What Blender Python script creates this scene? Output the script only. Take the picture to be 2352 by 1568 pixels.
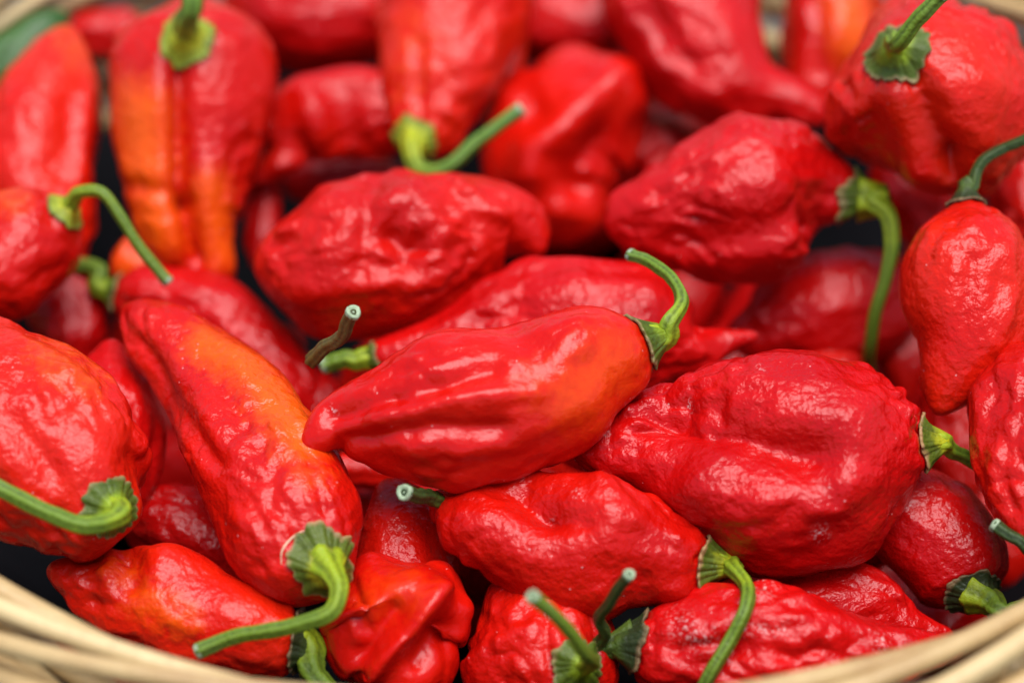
import bpy, math, random
import numpy as np
from mathutils import Vector
from mathutils.bvhtree import BVHTree

for o in list(bpy.data.objects):
    bpy.data.objects.remove(o)
scene = bpy.context.scene
col = scene.collection

# ------------------------------------------------------------------ camera
ELEV = math.radians(40.0)          # the camera looks 40 degrees down into the basket
DIST = 0.50                        # metres from the lens to the middle of the pile
WIDE = 0.19                        # metres of pile across the frame at that distance
PW, PH = 2352.0, 1568.0
K0 = WIDE / PW / DIST              # metres per picture unit, per metre of depth
RIGHT = np.array([1.0, 0, 0])
FWD = np.array([0, math.cos(ELEV), -math.sin(ELEV)])
UP = np.array([0, math.sin(ELEV), math.cos(ELEV)])
EYE = -FWD * DIST
cam_d = bpy.data.cameras.new("camera")
cam = bpy.data.objects.new("camera", cam_d)
col.objects.link(cam)
cam.location = EYE
cam.rotation_euler = (math.pi / 2 - ELEV, 0, 0)
cam_d.sensor_width = 36.0
cam_d.lens = 36.0 * DIST / WIDE
cam_d.clip_start = 0.02
cam_d.clip_end = 400.0
cam_d.dof.use_dof = True
cam_d.dof.focus_distance = 0.468
cam_d.dof.aperture_fstop = 6.2
cam_d.dof.aperture_blades = 0
scene.camera = cam

# ------------------------------------------------------------------ sky, sun, exposure
SUN_EL, SUN_AZ = math.radians(82), math.radians(140)   # azimuth measured from +Y towards +X
world = bpy.data.worlds.new("World")
scene.world = world
world.use_nodes = True
wn = world.node_tree
wn.nodes.clear()
wo = wn.nodes.new("ShaderNodeOutputWorld")
wb = wn.nodes.new("ShaderNodeBackground")
ws = wn.nodes.new("ShaderNodeTexSky")
ws.sky_type = 'NISHITA'
ws.sun_disc = False
ws.sun_elevation = SUN_EL
ws.sun_rotation = SUN_AZ
ws.air_density = 1.0
ws.dust_density = 1.0
ws.ozone_density = 1.0
wb.inputs["Strength"].default_value = 0.05
wn.links.new(ws.outputs[0], wb.inputs[0])
wn.links.new(wb.outputs[0], wo.inputs[0])
sun_d = bpy.data.lights.new("sun", 'SUN')
sun_d.energy = 1.5
sun_d.angle = math.radians(48)
sun_d.color = (1.0, 0.985, 0.98)
sun = bpy.data.objects.new("sun", sun_d)
col.objects.link(sun)
sdir = Vector((math.sin(SUN_AZ) * math.cos(SUN_EL), math.cos(SUN_AZ) * math.cos(SUN_EL), math.sin(SUN_EL)))
sun.rotation_euler = sdir.to_track_quat('Z', 'Y').to_euler()
sun.location = sdir * 2
vs = scene.view_settings
vs.view_transform = 'Standard'
vs.look = 'None'
vs.exposure = 1.82
vs.gamma = 1.0
vs.use_curve_mapping = False
scene.cycles.use_denoising = True
scene.cycles.max_bounces = 6
scene.cycles.diffuse_bounces = 3

# ------------------------------------------------------------------ helpers
def norm(v):
    v = np.asarray(v, float)
    n = np.linalg.norm(v, axis=-1, keepdims=True)
    return v / np.maximum(n, 1e-12)

def unproject(px, py, depth):
    px, py, depth = np.broadcast_arrays(np.asarray(px, float), np.asarray(py, float), np.asarray(depth, float))
    x = (px - PW / 2) * K0 * depth
    y = (PH / 2 - py) * K0 * depth
    return EYE + x[..., None] * RIGHT + y[..., None] * UP + depth[..., None] * FWD

def plane_depth(py, h=0.0):
    """depth at which the ray of a picture row meets the level z = h"""
    y = (PH / 2 - np.asarray(py, float)) * K0
    dz = y * UP[2] + FWD[2]
    return (h - EYE[2]) / dz

def project(P):
    q = P - EYE
    d = q @ FWD
    return PW / 2 + (q @ RIGHT) / d / K0, PH / 2 - (q @ UP) / d / K0, d

_rng = np.random.RandomState(7)
_perm = _rng.permutation(4096)
_grad = norm(_rng.normal(size=(4096, 3)))
def noise3(p):
    i = np.floor(p).astype(np.int64)
    f = p - i
    u = f * f * f * (f * (f * 6 - 15) + 10)
    out = 0
    for dx in (0, 1):
        for dy in (0, 1):
            for dz in (0, 1):
                h = _perm[(i[:, 2] + dz) & 4095]
                h = _perm[(h + i[:, 1] + dy) & 4095]
                h = _perm[(h + i[:, 0] + dx) & 4095]
                g = _grad[h]
                w = (u[:, 0] if dx else 1 - u[:, 0]) * (u[:, 1] if dy else 1 - u[:, 1]) * (u[:, 2] if dz else 1 - u[:, 2])
                out = out + w * (g[:, 0] * (f[:, 0] - dx) + g[:, 1] * (f[:, 1] - dy) + g[:, 2] * (f[:, 2] - dz))
    return out * 1.6

def hermite(t, y, tq, mono=False):
    """cubic through (t, y); mono = no overshoot"""
    y = np.asarray(y, float)
    if y.ndim == 1:
        y = y[:, None]
    h = np.diff(t)[:, None]
    dl = np.diff(y, axis=0) / h
    m = np.zeros_like(y)
    if mono:
        a, b = dl[:-1], dl[1:]
        same = a * b > 0
        m[1:-1] = np.where(same, 2 * a * b / np.where(same, a + b, 1), 0)
    else:
        m[1:-1] = (dl[:-1] * h[1:] + dl[1:] * h[:-1]) / (h[1:] + h[:-1])
    m[0], m[-1] = dl[0], dl[-1]
    k = np.clip(np.searchsorted(t, tq, side='right') - 1, 0, len(t) - 2)
    hh = h[k]
    s = (tq - t[k])[:, None] / hh
    r = (2*s**3 - 3*s**2 + 1) * y[k] + (s**3 - 2*s**2 + s) * hh * m[k] + (-2*s**3 + 3*s**2) * y[k+1] + (s**3 - s**2) * hh * m[k+1]
    return r

def mesh_obj(name, V, F, mat, parent, smooth=True, attrs=None):
    me = bpy.data.meshes.new(name)
    V = np.asarray(V, np.float32)
    F = [tuple(f) for f in F] if not isinstance(F, np.ndarray) else F
    if isinstance(F, np.ndarray):
        n = F.shape[1]
        me.vertices.add(len(V)); me.vertices.foreach_set("co", V.ravel())
        me.loops.add(F.size); me.loops.foreach_set("vertex_index", F.ravel().astype(np.int32))
        me.polygons.add(len(F))
        me.polygons.foreach_set("loop_start", np.arange(0, F.size, n, dtype=np.int32))
        me.update(calc_edges=True)
    else:
        me.from_pydata(V.tolist(), [], F)
    me.polygons.foreach_set("use_smooth", np.full(len(me.polygons), smooth))
    for an, av in (attrs or {}).items():
        a = me.attributes.new(an, 'FLOAT', 'POINT')
        a.data.foreach_set("value", np.asarray(av, np.float32))
    me.materials.append(mat)
    me.validate()
    o = bpy.data.objects.new(name, me)
    col.objects.link(o)
    if parent is not None:
        o.parent = parent
    return o

def grid_faces(ns, nt):
    """ns rings of nt points, closed around"""
    i = np.arange(ns - 1)[:, None] * nt
    j = np.arange(nt)[None, :]
    j2 = (j + 1) % nt
    return np.stack([i + j, i + j2, i + nt + j2, i + nt + j], -1).reshape(-1, 4)

# ------------------------------------------------------------------ materials
def new_mat(name):
    m = bpy.data.materials.new(name)
    m.use_nodes = True
    nt = m.node_tree
    b = nt.nodes["Principled BSDF"]
    return m, nt, b
def node(nt, t, **kw):
    n = nt.nodes.new(t)
    for k, v in kw.items():
        if k in n.inputs:
            n.inputs[k].default_value = v
        else:
            setattr(n, k, v)
    return n
def mixc(nt, fac, a, b):
    n = nt.nodes.new("ShaderNodeMix"); n.data_type = 'RGBA'
    for sock, v in ((n.inputs[0], fac), (n.inputs[6], a), (n.inputs[7], b)):
        if hasattr(v, "is_output"):
            nt.links.new(v, sock)
        else:
            sock.default_value = v
    return n.outputs[2]
def math_n(nt, op, a, b=None, c=None, clamp=False):
    n = nt.nodes.new("ShaderNodeMath"); n.operation = op; n.use_clamp = clamp
    for i, v in enumerate((a, b, c)):
        if v is None: continue
        if hasattr(v, "is_output"): nt.links.new(v, n.inputs[i])
        else: n.inputs[i].default_value = v
    return n.outputs[0]
def ramp(nt, fac, stops):
    n = nt.nodes.new("ShaderNodeValToRGB")
    el = n.color_ramp.elements
    while len(el) < len(stops): el.new(0.5)
    for e, (p, c) in zip(el, stops):
        e.position = p; e.color = c if len(c) == 4 else (*c, 1)
    nt.links.new(fac, n.inputs[0])
    return n.outputs[0]

def pod_material(name, red, deep, orange, rough, bump):
    m, nt, b = new_mat(name)
    L = nt.links.new
    geo = node(nt, "ShaderNodeTexCoord")
    oi = node(nt, "ShaderNodeObjectInfo")
    mp = node(nt, "ShaderNodeVectorMath", operation='ADD')
    L(geo.outputs["Object"], mp.inputs[0])
    sc = node(nt, "ShaderNodeVectorMath", operation='SCALE'); sc.inputs["Scale"].default_value = 7.0
    cx = node(nt, "ShaderNodeCombineXYZ")
    for i in range(3): L(oi.outputs["Random"], cx.inputs[i])
    L(cx.outputs[0], sc.inputs[0]); L(sc.outputs[0], mp.inputs[1])
    co = mp.outputs[0]
    big = node(nt, "ShaderNodeTexNoise", Scale=70.0, Detail=3.0); L(co, big.inputs["Vector"])
    med = node(nt, "ShaderNodeTexNoise", Scale=560.0, Detail=3.0, Roughness=0.5); L(co, med.inputs["Vector"])
    fine = node(nt, "ShaderNodeTexNoise", Scale=1700.0, Detail=2.0); L(co, fine.inputs["Vector"])
    at = node(nt, "ShaderNodeAttribute", attribute_name="orange")
    du = node(nt, "ShaderNodeAttribute", attribute_name="dust")
    f1 = ramp(nt, big.outputs[0], [(0.35, (0, 0, 0)), (0.68, (1, 1, 1))])
    c = mixc(nt, f1, (*deep, 1), (*red, 1))
    # unripe orange skin where the fruit has it
    of = math_n(nt, 'MULTIPLY_ADD', math_n(nt, 'SUBTRACT', med.outputs[0], 0.5), 0.85, at.outputs["Fac"])
    of = math_n(nt, 'MULTIPLY', math_n(nt, 'SUBTRACT', of, 0.06), 1.15, clamp=True)
    of = math_n(nt, 'MULTIPLY', of, math_n(nt, 'MULTIPLY', at.outputs["Fac"], 6.0, clamp=True))
    c = mixc(nt, of, c, (*orange, 1))
    # dried dust films and pale specks
    vo = node(nt, "ShaderNodeTexVoronoi", Scale=420.0); L(co, vo.inputs["Vector"])
    sepc = node(nt, "ShaderNodeSeparateColor"); L(vo.outputs["Color"], sepc.inputs[0])
    sp = math_n(nt, 'MULTIPLY', math_n(nt, 'LESS_THAN', vo.outputs["Distance"], 0.07), math_n(nt, 'GREATER_THAN', sepc.outputs[0], 0.72))
    df = math_n(nt, 'MULTIPLY', du.outputs["Fac"], ramp(nt, fine.outputs[0], [(0.52, (0, 0, 0)), (0.66, (1, 1, 1))]))
    dust = math_n(nt, 'MAXIMUM', math_n(nt, 'MULTIPLY', sp, 0.45), df)
    c = mixc(nt, dust, c, (0.62, 0.45, 0.42, 1))
    L(c, b.inputs["Base Color"])
    r = math_n(nt, 'MULTIPLY_ADD', big.outputs[0], 0.16, rough - 0.08)
    r = math_n(nt, 'MULTIPLY_ADD', dust, 0.4, r)
    L(r, b.inputs["Roughness"])
    b.inputs["Specular IOR Level"].default_value = 0.28
    b.inputs["Subsurface Weight"].default_value = 0.10
    b.inputs["Subsurface Radius"].default_value = (1.0, 0.12, 0.05)
    b.inputs["Subsurface Scale"].default_value = 0.004
    h = math_n(nt, 'ADD', math_n(nt, 'MULTIPLY', med.outputs[0], 1.0), math_n(nt, 'MULTIPLY', fine.outputs[0], 0.10))
    bp = node(nt, "ShaderNodeBump", Strength=1.0, Distance=bump); L(h, bp.inputs["Height"])
    L(bp.outputs[0], b.inputs["Normal"])
    return m

RED = pod_material("red pepper skin", (0.54, 0.0060, 0.0016), (0.43, 0.0032, 0.0014), (0.72, 0.080, 0.002), 0.26, 0.00062)
SLEEK = pod_material("sleek red pepper skin", (0.54, 0.0060, 0.0016), (0.46, 0.0034, 0.0014), (0.68, 0.045, 0.002), 0.26, 0.00030)
ROSE = pod_material("crimson pepper skin", (0.50, 0.0032, 0.0026), (0.40, 0.0020, 0.0020), (0.68, 0.08, 0.002), 0.25, 0.00066)
TOMATO = pod_material("orange red pepper skin", (0.59, 0.0130, 0.0016), (0.51, 0.0052, 0.0016), (0.74, 0.10, 0.003), 0.28, 0.00055)
GREENPOD = pod_material("green pepper skin", (0.05, 0.13, 0.02), (0.025, 0.07, 0.012), (0.05, 0.12, 0.02), 0.35, 0.0005)

def green_material(name, a, b_, edge, scale=(1, 1, 1)):
    m, nt, b = new_mat(name)
    L = nt.links.new
    geo = node(nt, "ShaderNodeTexCoord")
    at = node(nt, "ShaderNodeAttribute", attribute_name="along")
    rib = node(nt, "ShaderNodeAttribute", attribute_name="rib")
    n1 = node(nt, "ShaderNodeTexNoise", Scale=260.0, Detail=4.0); L(geo.outputs["Object"], n1.inputs["Vector"])
    n2 = node(nt, "ShaderNodeTexNoise", Scale=1300.0, Detail=3.0); L(geo.outputs["Object"], n2.inputs["Vector"])
    f = math_n(nt, 'MULTIPLY_ADD', math_n(nt, 'SUBTRACT', n1.outputs[0], 0.5), 0.75, at.outputs["Fac"])
    c = ramp(nt, f, [(0.05, a), (0.45, b_), (0.82, b_), (1.0, edge)])
    dk = ramp(nt, math_n(nt, 'MULTIPLY_ADD', n2.outputs[0], 1.0, rib.outputs["Fac"]), [(0.25, (0.45, 0.45, 0.4)), (0.9, (1.25, 1.2, 1.1))])
    mm = nt.nodes.new("ShaderNodeMix"); mm.data_type = 'RGBA'; mm.blend_type = 'MULTIPLY'
    mm.inputs[0].default_value = 0.85
    L(c, mm.inputs[6]); L(dk, mm.inputs[7])
    L(mm.outputs[2], b.inputs["Base Color"])
    b.inputs["Roughness"].default_value = 0.5
    b.inputs["Specular IOR Level"].default_value = 0.3
    b.inputs["Subsurface Weight"].default_value = 0.08
    b.inputs["Subsurface Radius"].default_value = (0.4, 1.0, 0.1)
    b.inputs["Subsurface Scale"].default_value = 0.001
    bp = node(nt, "ShaderNodeBump", Strength=0.7, Distance=0.0004); L(n2.outputs[0], bp.inputs["Height"])
    L(bp.outputs[0], b.inputs["Normal"])
    return m
STEM = {
 'fresh': green_material("fresh green stem", (0.22, 0.29, 0.010), (0.10, 0.165, 0.012), (0.11, 0.180, 0.028)),
 'pale':  green_material("pale green stem", (0.30, 0.34, 0.012), (0.105, 0.20, 0.025), (0.10, 0.20, 0.05)),
 'dark':  green_material("dark green stem", (0.050, 0.080, 0.010), (0.026, 0.048, 0.010), (0.032, 0.060, 0.014)),
 'brown': green_material("browned stem", (0.085, 0.070, 0.014), (0.085, 0.070, 0.020), (0.075, 0.085, 0.022)),
}
CALYX = {
 'fresh': green_material("fresh green calyx", (0.19, 0.27, 0.006), (0.055, 0.085, 0.006), (0.20, 0.15, 0.06)),
 'pale':  green_material("yellow green calyx", (0.42, 0.40, 0.012), (0.20, 0.24, 0.015), (0.11, 0.15, 0.04)),
 'dark':  green_material("dark green calyx", (0.042, 0.070, 0.008), (0.018, 0.028, 0.007), (0.15, 0.10, 0.05)),
 'dry':   green_material("calyx with dry brown edge", (0.36, 0.37, 0.010), (0.065, 0.090, 0.007), (0.28, 0.16, 0.07)),
}
def plain(name, colr, rough=0.6, nscale=900.0, var=0.25):
    m, nt, b = new_mat(name)
    tc = node(nt, "ShaderNodeTexCoord")
    n = node(nt, "ShaderNodeTexNoise", Scale=nscale, Detail=4.0)
    nt.links.new(tc.outputs["Object"], n.inputs["Vector"])
    lo = tuple(c * (1 - var) for c in colr); hi = tuple(min(1, c * (1 + var)) for c in colr)
    nt.links.new(ramp(nt, n.outputs[0], [(0.3, lo), (0.7, hi)]), b.inputs["Base Color"])
    b.inputs["Roughness"].default_value = rough
    return m
CUT = plain("cut stem end", (0.27, 0.34, 0.20), 0.6, 1800.0, 0.3)
SCAR = plain("dry scar", (0.62, 0.38, 0.24), 0.6)
WEB = plain("pale scratch", (0.55, 0.22, 0.22), 0.5)

def wicker_material():
    m, nt, b = new_mat("peeled willow")
    L = nt.links.new
    tc = node(nt, "ShaderNodeTexCoord"); oi = node(nt, "ShaderNodeObjectInfo")
    al = node(nt, "ShaderNodeAttribute", attribute_name="along")
    n1 = node(nt, "ShaderNodeTexNoise", Scale=60.0, Detail=4.0); L(tc.outputs["Object"], n1.inputs["Vector"])
    n2 = node(nt, "ShaderNodeTexNoise", Scale=500.0, Detail=4.0); L(tc.outputs["Object"], n2.inputs["Vector"])
    f = math_n(nt, 'MULTIPLY_ADD', oi.outputs["Random"], 0.35, math_n(nt, 'MULTIPLY', n1.outputs[0], 0.8))
    c = ramp(nt, f, [(0.25, (0.32, 0.18, 0.065)), (0.55, (0.50, 0.34, 0.145)), (0.85, (0.60, 0.44, 0.21))])
    c = mixc(nt, math_n(nt, 'MULTIPLY', ramp(nt, n2.outputs[0], [(0.60, (0, 0, 0)), (0.78, (1, 1, 1))]), 0.5), c, (0.28, 0.15, 0.07, 1))
    L(c, b.inputs["Base Color"])
    b.inputs["Roughness"].default_value = 0.45
    bp = node(nt, "ShaderNodeBump", Strength=0.5, Distance=0.0004); L(n2.outputs[0], bp.inputs["Height"])
    L(bp.outputs[0], b.inputs["Normal"])
    return m
WICKER = wicker_material()

# ------------------------------------------------------------------ table and basket
def tube(path, rad, nt_=12, ribs=0, rib_amp=0.0, twist=0.0, seed=0):
    path = np.asarray(path, float); n = len(path)
    rad = np.broadcast_to(np.asarray(rad, float), (n,))
    T = norm(np.gradient(path, axis=0))
    ref = np.array([0.13, 0.21, 0.97]) if abs(T[0] @ np.array([0.13, 0.21, 0.97])) < 0.9 else RIGHT
    e = norm(np.cross(T[0], ref))
    E = [e]
    for i in range(1, n):
        e = E[-1] - T[i] * (E[-1] @ T[i]); E.append(norm(e))
    E = np.array(E); B = np.cross(T, E)
    th = np.linspace(0, 2 * np.pi, nt_, endpoint=False)
    ribv = np.cos(ribs * th[None, :] + twist * np.linspace(0, 1, n)[:, None]) if ribs else np.zeros((n, nt_))
    rr = rad[:, None] * (1 + rib_amp * ribv)
    V = path[:, None] + rr[..., None] * (np.cos(th)[None, :, None] * E[:, None] + np.sin(th)[None, :, None] * B[:, None])
    return V, ribv, T

def tube_obj(name, path, rad, mat, parent, nt_=12, caps=True, along=None, **kw):
    V, ribv, T = tube(path, rad, nt_, **kw)
    n = len(path)
    F = [tuple(f) for f in grid_faces(n, nt_)]
    if caps:
        F.append(tuple(reversed(range(nt_)))); F.append(tuple((n - 1) * nt_ + j for j in range(nt_)))
    al = np.repeat(np.linspace(0, 1, n) if along is None else along, nt_)
    return mesh_obj(name, V.reshape(-1, 3), F, mat, parent, attrs={'along': al, 'rib': ribv.ravel() * 0.5 + 0.3}), T

RIM_C, RIM_A, RIM_B, RIM_Z = (0.0022, 0.0217), 0.1400, 0.1262, 0.008
def rim_pt(phi, out=0.0, z=0.0):
    phi = np.asarray(phi, float)
    return np.stack([RIM_C[0] + (RIM_A + out) * np.cos(phi), RIM_C[1] + (RIM_B + out) * np.sin(phi), RIM_Z + z + 0 * phi], -1)

def build_basket():
    root = bpy.data.objects.new("wicker_basket", None)
    root.location = (RIM_C[0], RIM_C[1], RIM_Z - 0.081)
    col.objects.link(root)
    root["label"] = "pale woven willow basket holding the pile of peppers"
    root["category"] = "basket"
    off = np.array(root.location)
    rnd = random.Random(3)
    # rope-like border: long rods that wind round each other
    nrod = 6
    for k in range(nrod):
        for seg in range(3):
            a0 = seg * 2 * math.pi / 3 + k * 0.42
            ph = np.linspace(a0 - 0.12, a0 + 2 * math.pi / 3 + 0.12, 110)
            tw = ph * 3.0 + k * 2 * math.pi / nrod
            rr = 0.0062 + 0.0010 * math.sin(k * 2.1)
            o = rr * np.cos(tw) + 0.003
            z = rr * np.sin(tw) * 1.0
            t = np.linspace(0, 1, 110)
            dive = np.exp(-t / 0.03) + np.exp(-(1 - t) / 0.03)
            P = rim_pt(ph, 0, 0)
            c2 = np.stack([np.cos(ph), np.sin(ph), 0 * ph], -1)
            P = P + c2 * (o - dive * 0.002)[:, None] + np.array([0, 0, 1]) * (z - dive * 0.002)[:, None]
            r = (0.0020 + 0.0003 * math.cos(k * 1.7 + seg)) * (1 + 0.06 * np.sin(ph * 5 + k + seg)) * (1 - 0.35 * dive)
            tube_obj("rod", P - off, r, WICKER, root, 12)
    # stakes and the woven wall
    nst = 36
    depth, taper = 0.078, 0.30
    for i in range(nst):
        a = 2 * math.pi * i / nst + 0.05
        t = np.linspace(0, 1, 14)
        s = 1 - taper * t ** 1.6
        P = np.stack([RIM_C[0] + (RIM_A + 0.004) * np.cos(a) * s, RIM_C[1] + (RIM_B + 0.004) * np.sin(a) * s, RIM_Z - 0.001 - depth * t], -1)
        tube_obj("stake", P - off, 0.0019, WICKER, root, 8)
    nrow = 17
    for j in range(nrow):
        t = (j + 1.4) / (nrow + 1)
        s = 1 - taper * t ** 1.6
        ph = np.linspace(0, 2 * math.pi, nst * 8 + 1)
        w = 0.0024 * np.cos(ph * nst / 2 * 1.0 - 0.05 * nst / 2 + j * math.pi)
        P = np.stack([RIM_C[0] + ((RIM_A + 0.004) * s + w) * np.cos(ph), RIM_C[1] + ((RIM_B + 0.004) * s + w) * np.sin(ph),
                      RIM_Z - 0.001 - depth * t + 0.0006 * np.sin(3 * ph + j)], -1)
        tube_obj("weaver", P - off, 0.0021, WICKER, root, 8, caps=False)
    ph = np.linspace(0, 2 * math.pi, 64, endpoint=False)
    s = 1 - taper
    V = [(RIM_C[0] + (RIM_A + 0.004) * s * math.cos(p), RIM_C[1] + (RIM_B + 0.004) * s * math.sin(p), zz)
         for zz in (RIM_Z - depth + 0.001, RIM_Z - depth - 0.003) for p in ph]
    F = [tuple(range(64)), tuple(reversed(range(64, 128)))] + [(i, 64 + i, 64 + (i + 1) % 64, (i + 1) % 64) for i in range(64)]
    mesh_obj("base", np.array(V) - off, F, WICKER, root, smooth=False)
build_basket()

def build_shade_liner():  # added sheet, coloured near black to stand in for shade in the gaps
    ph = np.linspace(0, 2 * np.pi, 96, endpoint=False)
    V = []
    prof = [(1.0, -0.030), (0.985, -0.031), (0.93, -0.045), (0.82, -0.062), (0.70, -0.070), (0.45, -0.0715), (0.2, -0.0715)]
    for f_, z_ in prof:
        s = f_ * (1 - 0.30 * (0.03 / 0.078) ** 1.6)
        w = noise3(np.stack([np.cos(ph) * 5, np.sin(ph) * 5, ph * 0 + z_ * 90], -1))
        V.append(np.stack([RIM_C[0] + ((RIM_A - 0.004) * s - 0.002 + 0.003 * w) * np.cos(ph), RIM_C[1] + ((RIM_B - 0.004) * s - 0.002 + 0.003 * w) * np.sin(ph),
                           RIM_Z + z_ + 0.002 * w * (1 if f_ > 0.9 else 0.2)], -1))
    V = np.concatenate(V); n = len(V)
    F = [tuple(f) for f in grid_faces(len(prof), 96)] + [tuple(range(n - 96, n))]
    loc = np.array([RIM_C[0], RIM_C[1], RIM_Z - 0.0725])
    o = mesh_obj("shade_liner", V - loc, F, plain("near-black shade film", (0.006, 0.0062, 0.0075), 0.85, 60.0, 0.2), None)
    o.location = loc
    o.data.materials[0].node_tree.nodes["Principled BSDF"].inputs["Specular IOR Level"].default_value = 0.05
    o["label"] = "near-black shade film added in the basket to darken gaps between peppers"
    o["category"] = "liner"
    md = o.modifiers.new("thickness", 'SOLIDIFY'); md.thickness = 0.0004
build_shade_liner()

TABLE = plain("grey table top", (0.06, 0.056, 0.05), 0.7, 12.0, 0.15)
tz = RIM_Z - 0.078 - 0.005
tb = mesh_obj("ground", [(-3, -3, tz), (3, -3, tz), (3, 3, tz), (-3, 3, tz)], [(0, 1, 2, 3)], TABLE, None, smooth=False)
tb["kind"] = "structure"

# ------------------------------------------------------------------ peppers
# every pod: cross sections from the stem end to the tip, traced from the photograph as pairs of
# opposite outline points (picture units), then given real depth, thickness and relief.
PEPPERS = []
def pepper(key, label, sec, tip, lift=0.0, tilt=0.6, flat=0.92, mat=RED, hi=False, orange=(), dust=(), dents=(),
           calyx=None, stem=None, group=None, bend=0.0, wr=1.0, twist=0.0, grooves=(), lean=0.0, push=True, fold=1.0):
    PEPPERS.append(dict(key=key, label=label, sec=sec, tip=tip, lift=lift, tilt=tilt, flat=flat, mat=mat, hi=hi, orange=orange,
                        dust=dust, dents=dents, calyx=calyx, stem=stem, group=group, bend=bend, wr=wr, grooves=grooves, lean=lean, push=push, fold=fold))

pepper('P1', "glossy red pepper with an orange flush lying across the middle of the pile",
       [(1452,735,1488,845),(1400,712,1470,900),(1300,707,1400,968),(1200,728,1310,1047),(1110,757,1200,1087),(1000,768,1090,1112),
        (880,825,960,1098),(790,880,850,1058),(738,928,778,1038),(703,980,738,1046)], (694,1032), lift=2.2, tilt=0.35, hi=True, wr=0.75, mat=SLEEK,
       orange=[([(1405,835),(1320,905)],80,0.85),([(1300,930),(1240,880)],65,0.45)],
       dents=[([(1180,742),(1240,800)],45,-1.4),([(770,955),(950,900),(1130,850)],26,-2.0),([(800,1015),(960,985),(1150,985)],24,-1.7),([(1330,760),(1400,790)],40,0.8),
              ([(860,950),(1050,915),(1230,900)],26,1.2),([(870,1050),(1000,1075)],25,-0.6)],
       dust=[([(757,938)],9,0.8)],
       calyx=dict(r=74, mat='fresh', sr=34, curl=1.2, dir=(0.95,-0.30,0.05), mix=0.85),
       stem=dict(pts=[(1480,785),(1535,748,-0.1),(1566,692,0.2),(1543,640,0.6),(1500,606,1.0),(1448,586,1.4)], r=(46,17), fall=7, rise=0.003))
pepper('P3', "red pepper with a deep hollow and hooked green stem, just below the middle one",
       [(1624,1238,1612,1345),(1588,1195,1588,1378),(1530,1172,1522,1394),(1470,1135,1445,1398),(1400,1095,1355,1420),(1310,1085,1265,1403),
        (1220,1075,1175,1360),(1130,1092,1100,1310),(1060,1112,1048,1258),(1015,1135,1018,1205)], (1002,1165), lift=1.4, tilt=0.35, hi=True, wr=0.95,
       dents=[([(1200,1120),(1235,1165)],62,-5.5),([(1270,1195),(1330,1190)],40,-1.5),([(1385,1105),(1460,1180)],35,1.2),([(1060,1200),(1200,1260),(1330,1300)],40,1.0),
              ([(1560,1240)],14,0.7),([(1500,1390),(1480,1340)],30,-0.8)],
       dust=[([(1325,1130)],10,0.7),([(1260,1170)],12,0.5)],
       calyx=dict(r=72, mat='dry', sr=30, curl=1.6, dir=(1,0.08,0.05), mix=0.85),
       stem=dict(pts=[(1630,1290),(1682,1303,-0.2),(1716,1345,-0.3),(1710,1405,-0.4),(1680,1465,-0.5),(1640,1530,-0.6),(1600,1600,-0.7)], r=(38,19), fall=9, rise=0.003))
pepper('P2', "biggest blistered crimson pepper right of the middle, with a wide hollow in its side",
       [(2118,962,2108,1075),(2085,888,2065,1155),(2015,835,1992,1228),(1920,808,1893,1298),(1800,810,1765,1320),(1680,825,1640,1275),
        (1570,865,1530,1195),(1470,915,1420,1122),(1390,970,1340,1088)], (1312,1040), lift=0.9, tilt=0.4, hi=True, wr=1.7, mat=ROSE,
       dents=[([(1540,950),(1680,985),(1800,1030),(1860,1055)],66,-5.5),([(1700,880),(1850,905),(1980,930)],60,1.3),([(1620,1120),(1780,1160),(1920,1130)],70,1.8),
              ([(1560,1060),(1500,1010)],45,-1.2)],
       dust=[([(1885,1225)],16,0.9),([(1750,855)],8,0.9),([(1570,905)],8,0.8)],
       calyx=dict(r=72, mat='dry', sr=26, dir=(1,-0.05,-0.1), mix=0.85),
       stem=dict(under=True, pts=[(2120,1000),(2170,1022,0.2),(2240,1060,0.6),(2290,1090,1.0)], r=(34,19), fall=6, rise=0.002))
pepper('P4', "long red and orange pepper lying slantwise at left, its green stem hooking towards the rim",
       [(806,1300,704,1366),(827,1230,620,1355),(829,1160,540,1305),(806,1085,490,1215),(756,1020,442,1120),(700,940,412,1030),(632,880,378,932),
        (548,815,335,867),(456,760,290,800),(372,722,272,752)], (288,706), lift=1.6, tilt=0.75, hi=True, wr=1.2,
       orange=[([(470,790),(580,855),(680,945)],48,0.95),([(630,910),(700,1000)],58,1.15),([(580,910),(640,1010),(720,1090)],50,0.35)],
       dents=[([(320,790),(380,900),(450,1010),(500,1060)],24,-1.6),([(540,830),(640,920),(720,1000)],26,0.9),([(590,870),(650,960),(720,1060)],22,-0.7),([(400,830),(500,960)],35,0.6)],
       calyx=dict(at=(742,1292), r=80, mat='dry', sr=40, curl=1.5, dir=(0.45,0.55,0.7), mix=0.75),
       stem=dict(pts=[(745,1285),(778,1345,-0.6),(764,1398,-0.8),(700,1432,-0.8),(610,1448,-0.7),(530,1464,-0.6),(455,1494,-0.5)], r=(52,20), fall=9, rise=0.006))
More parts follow.
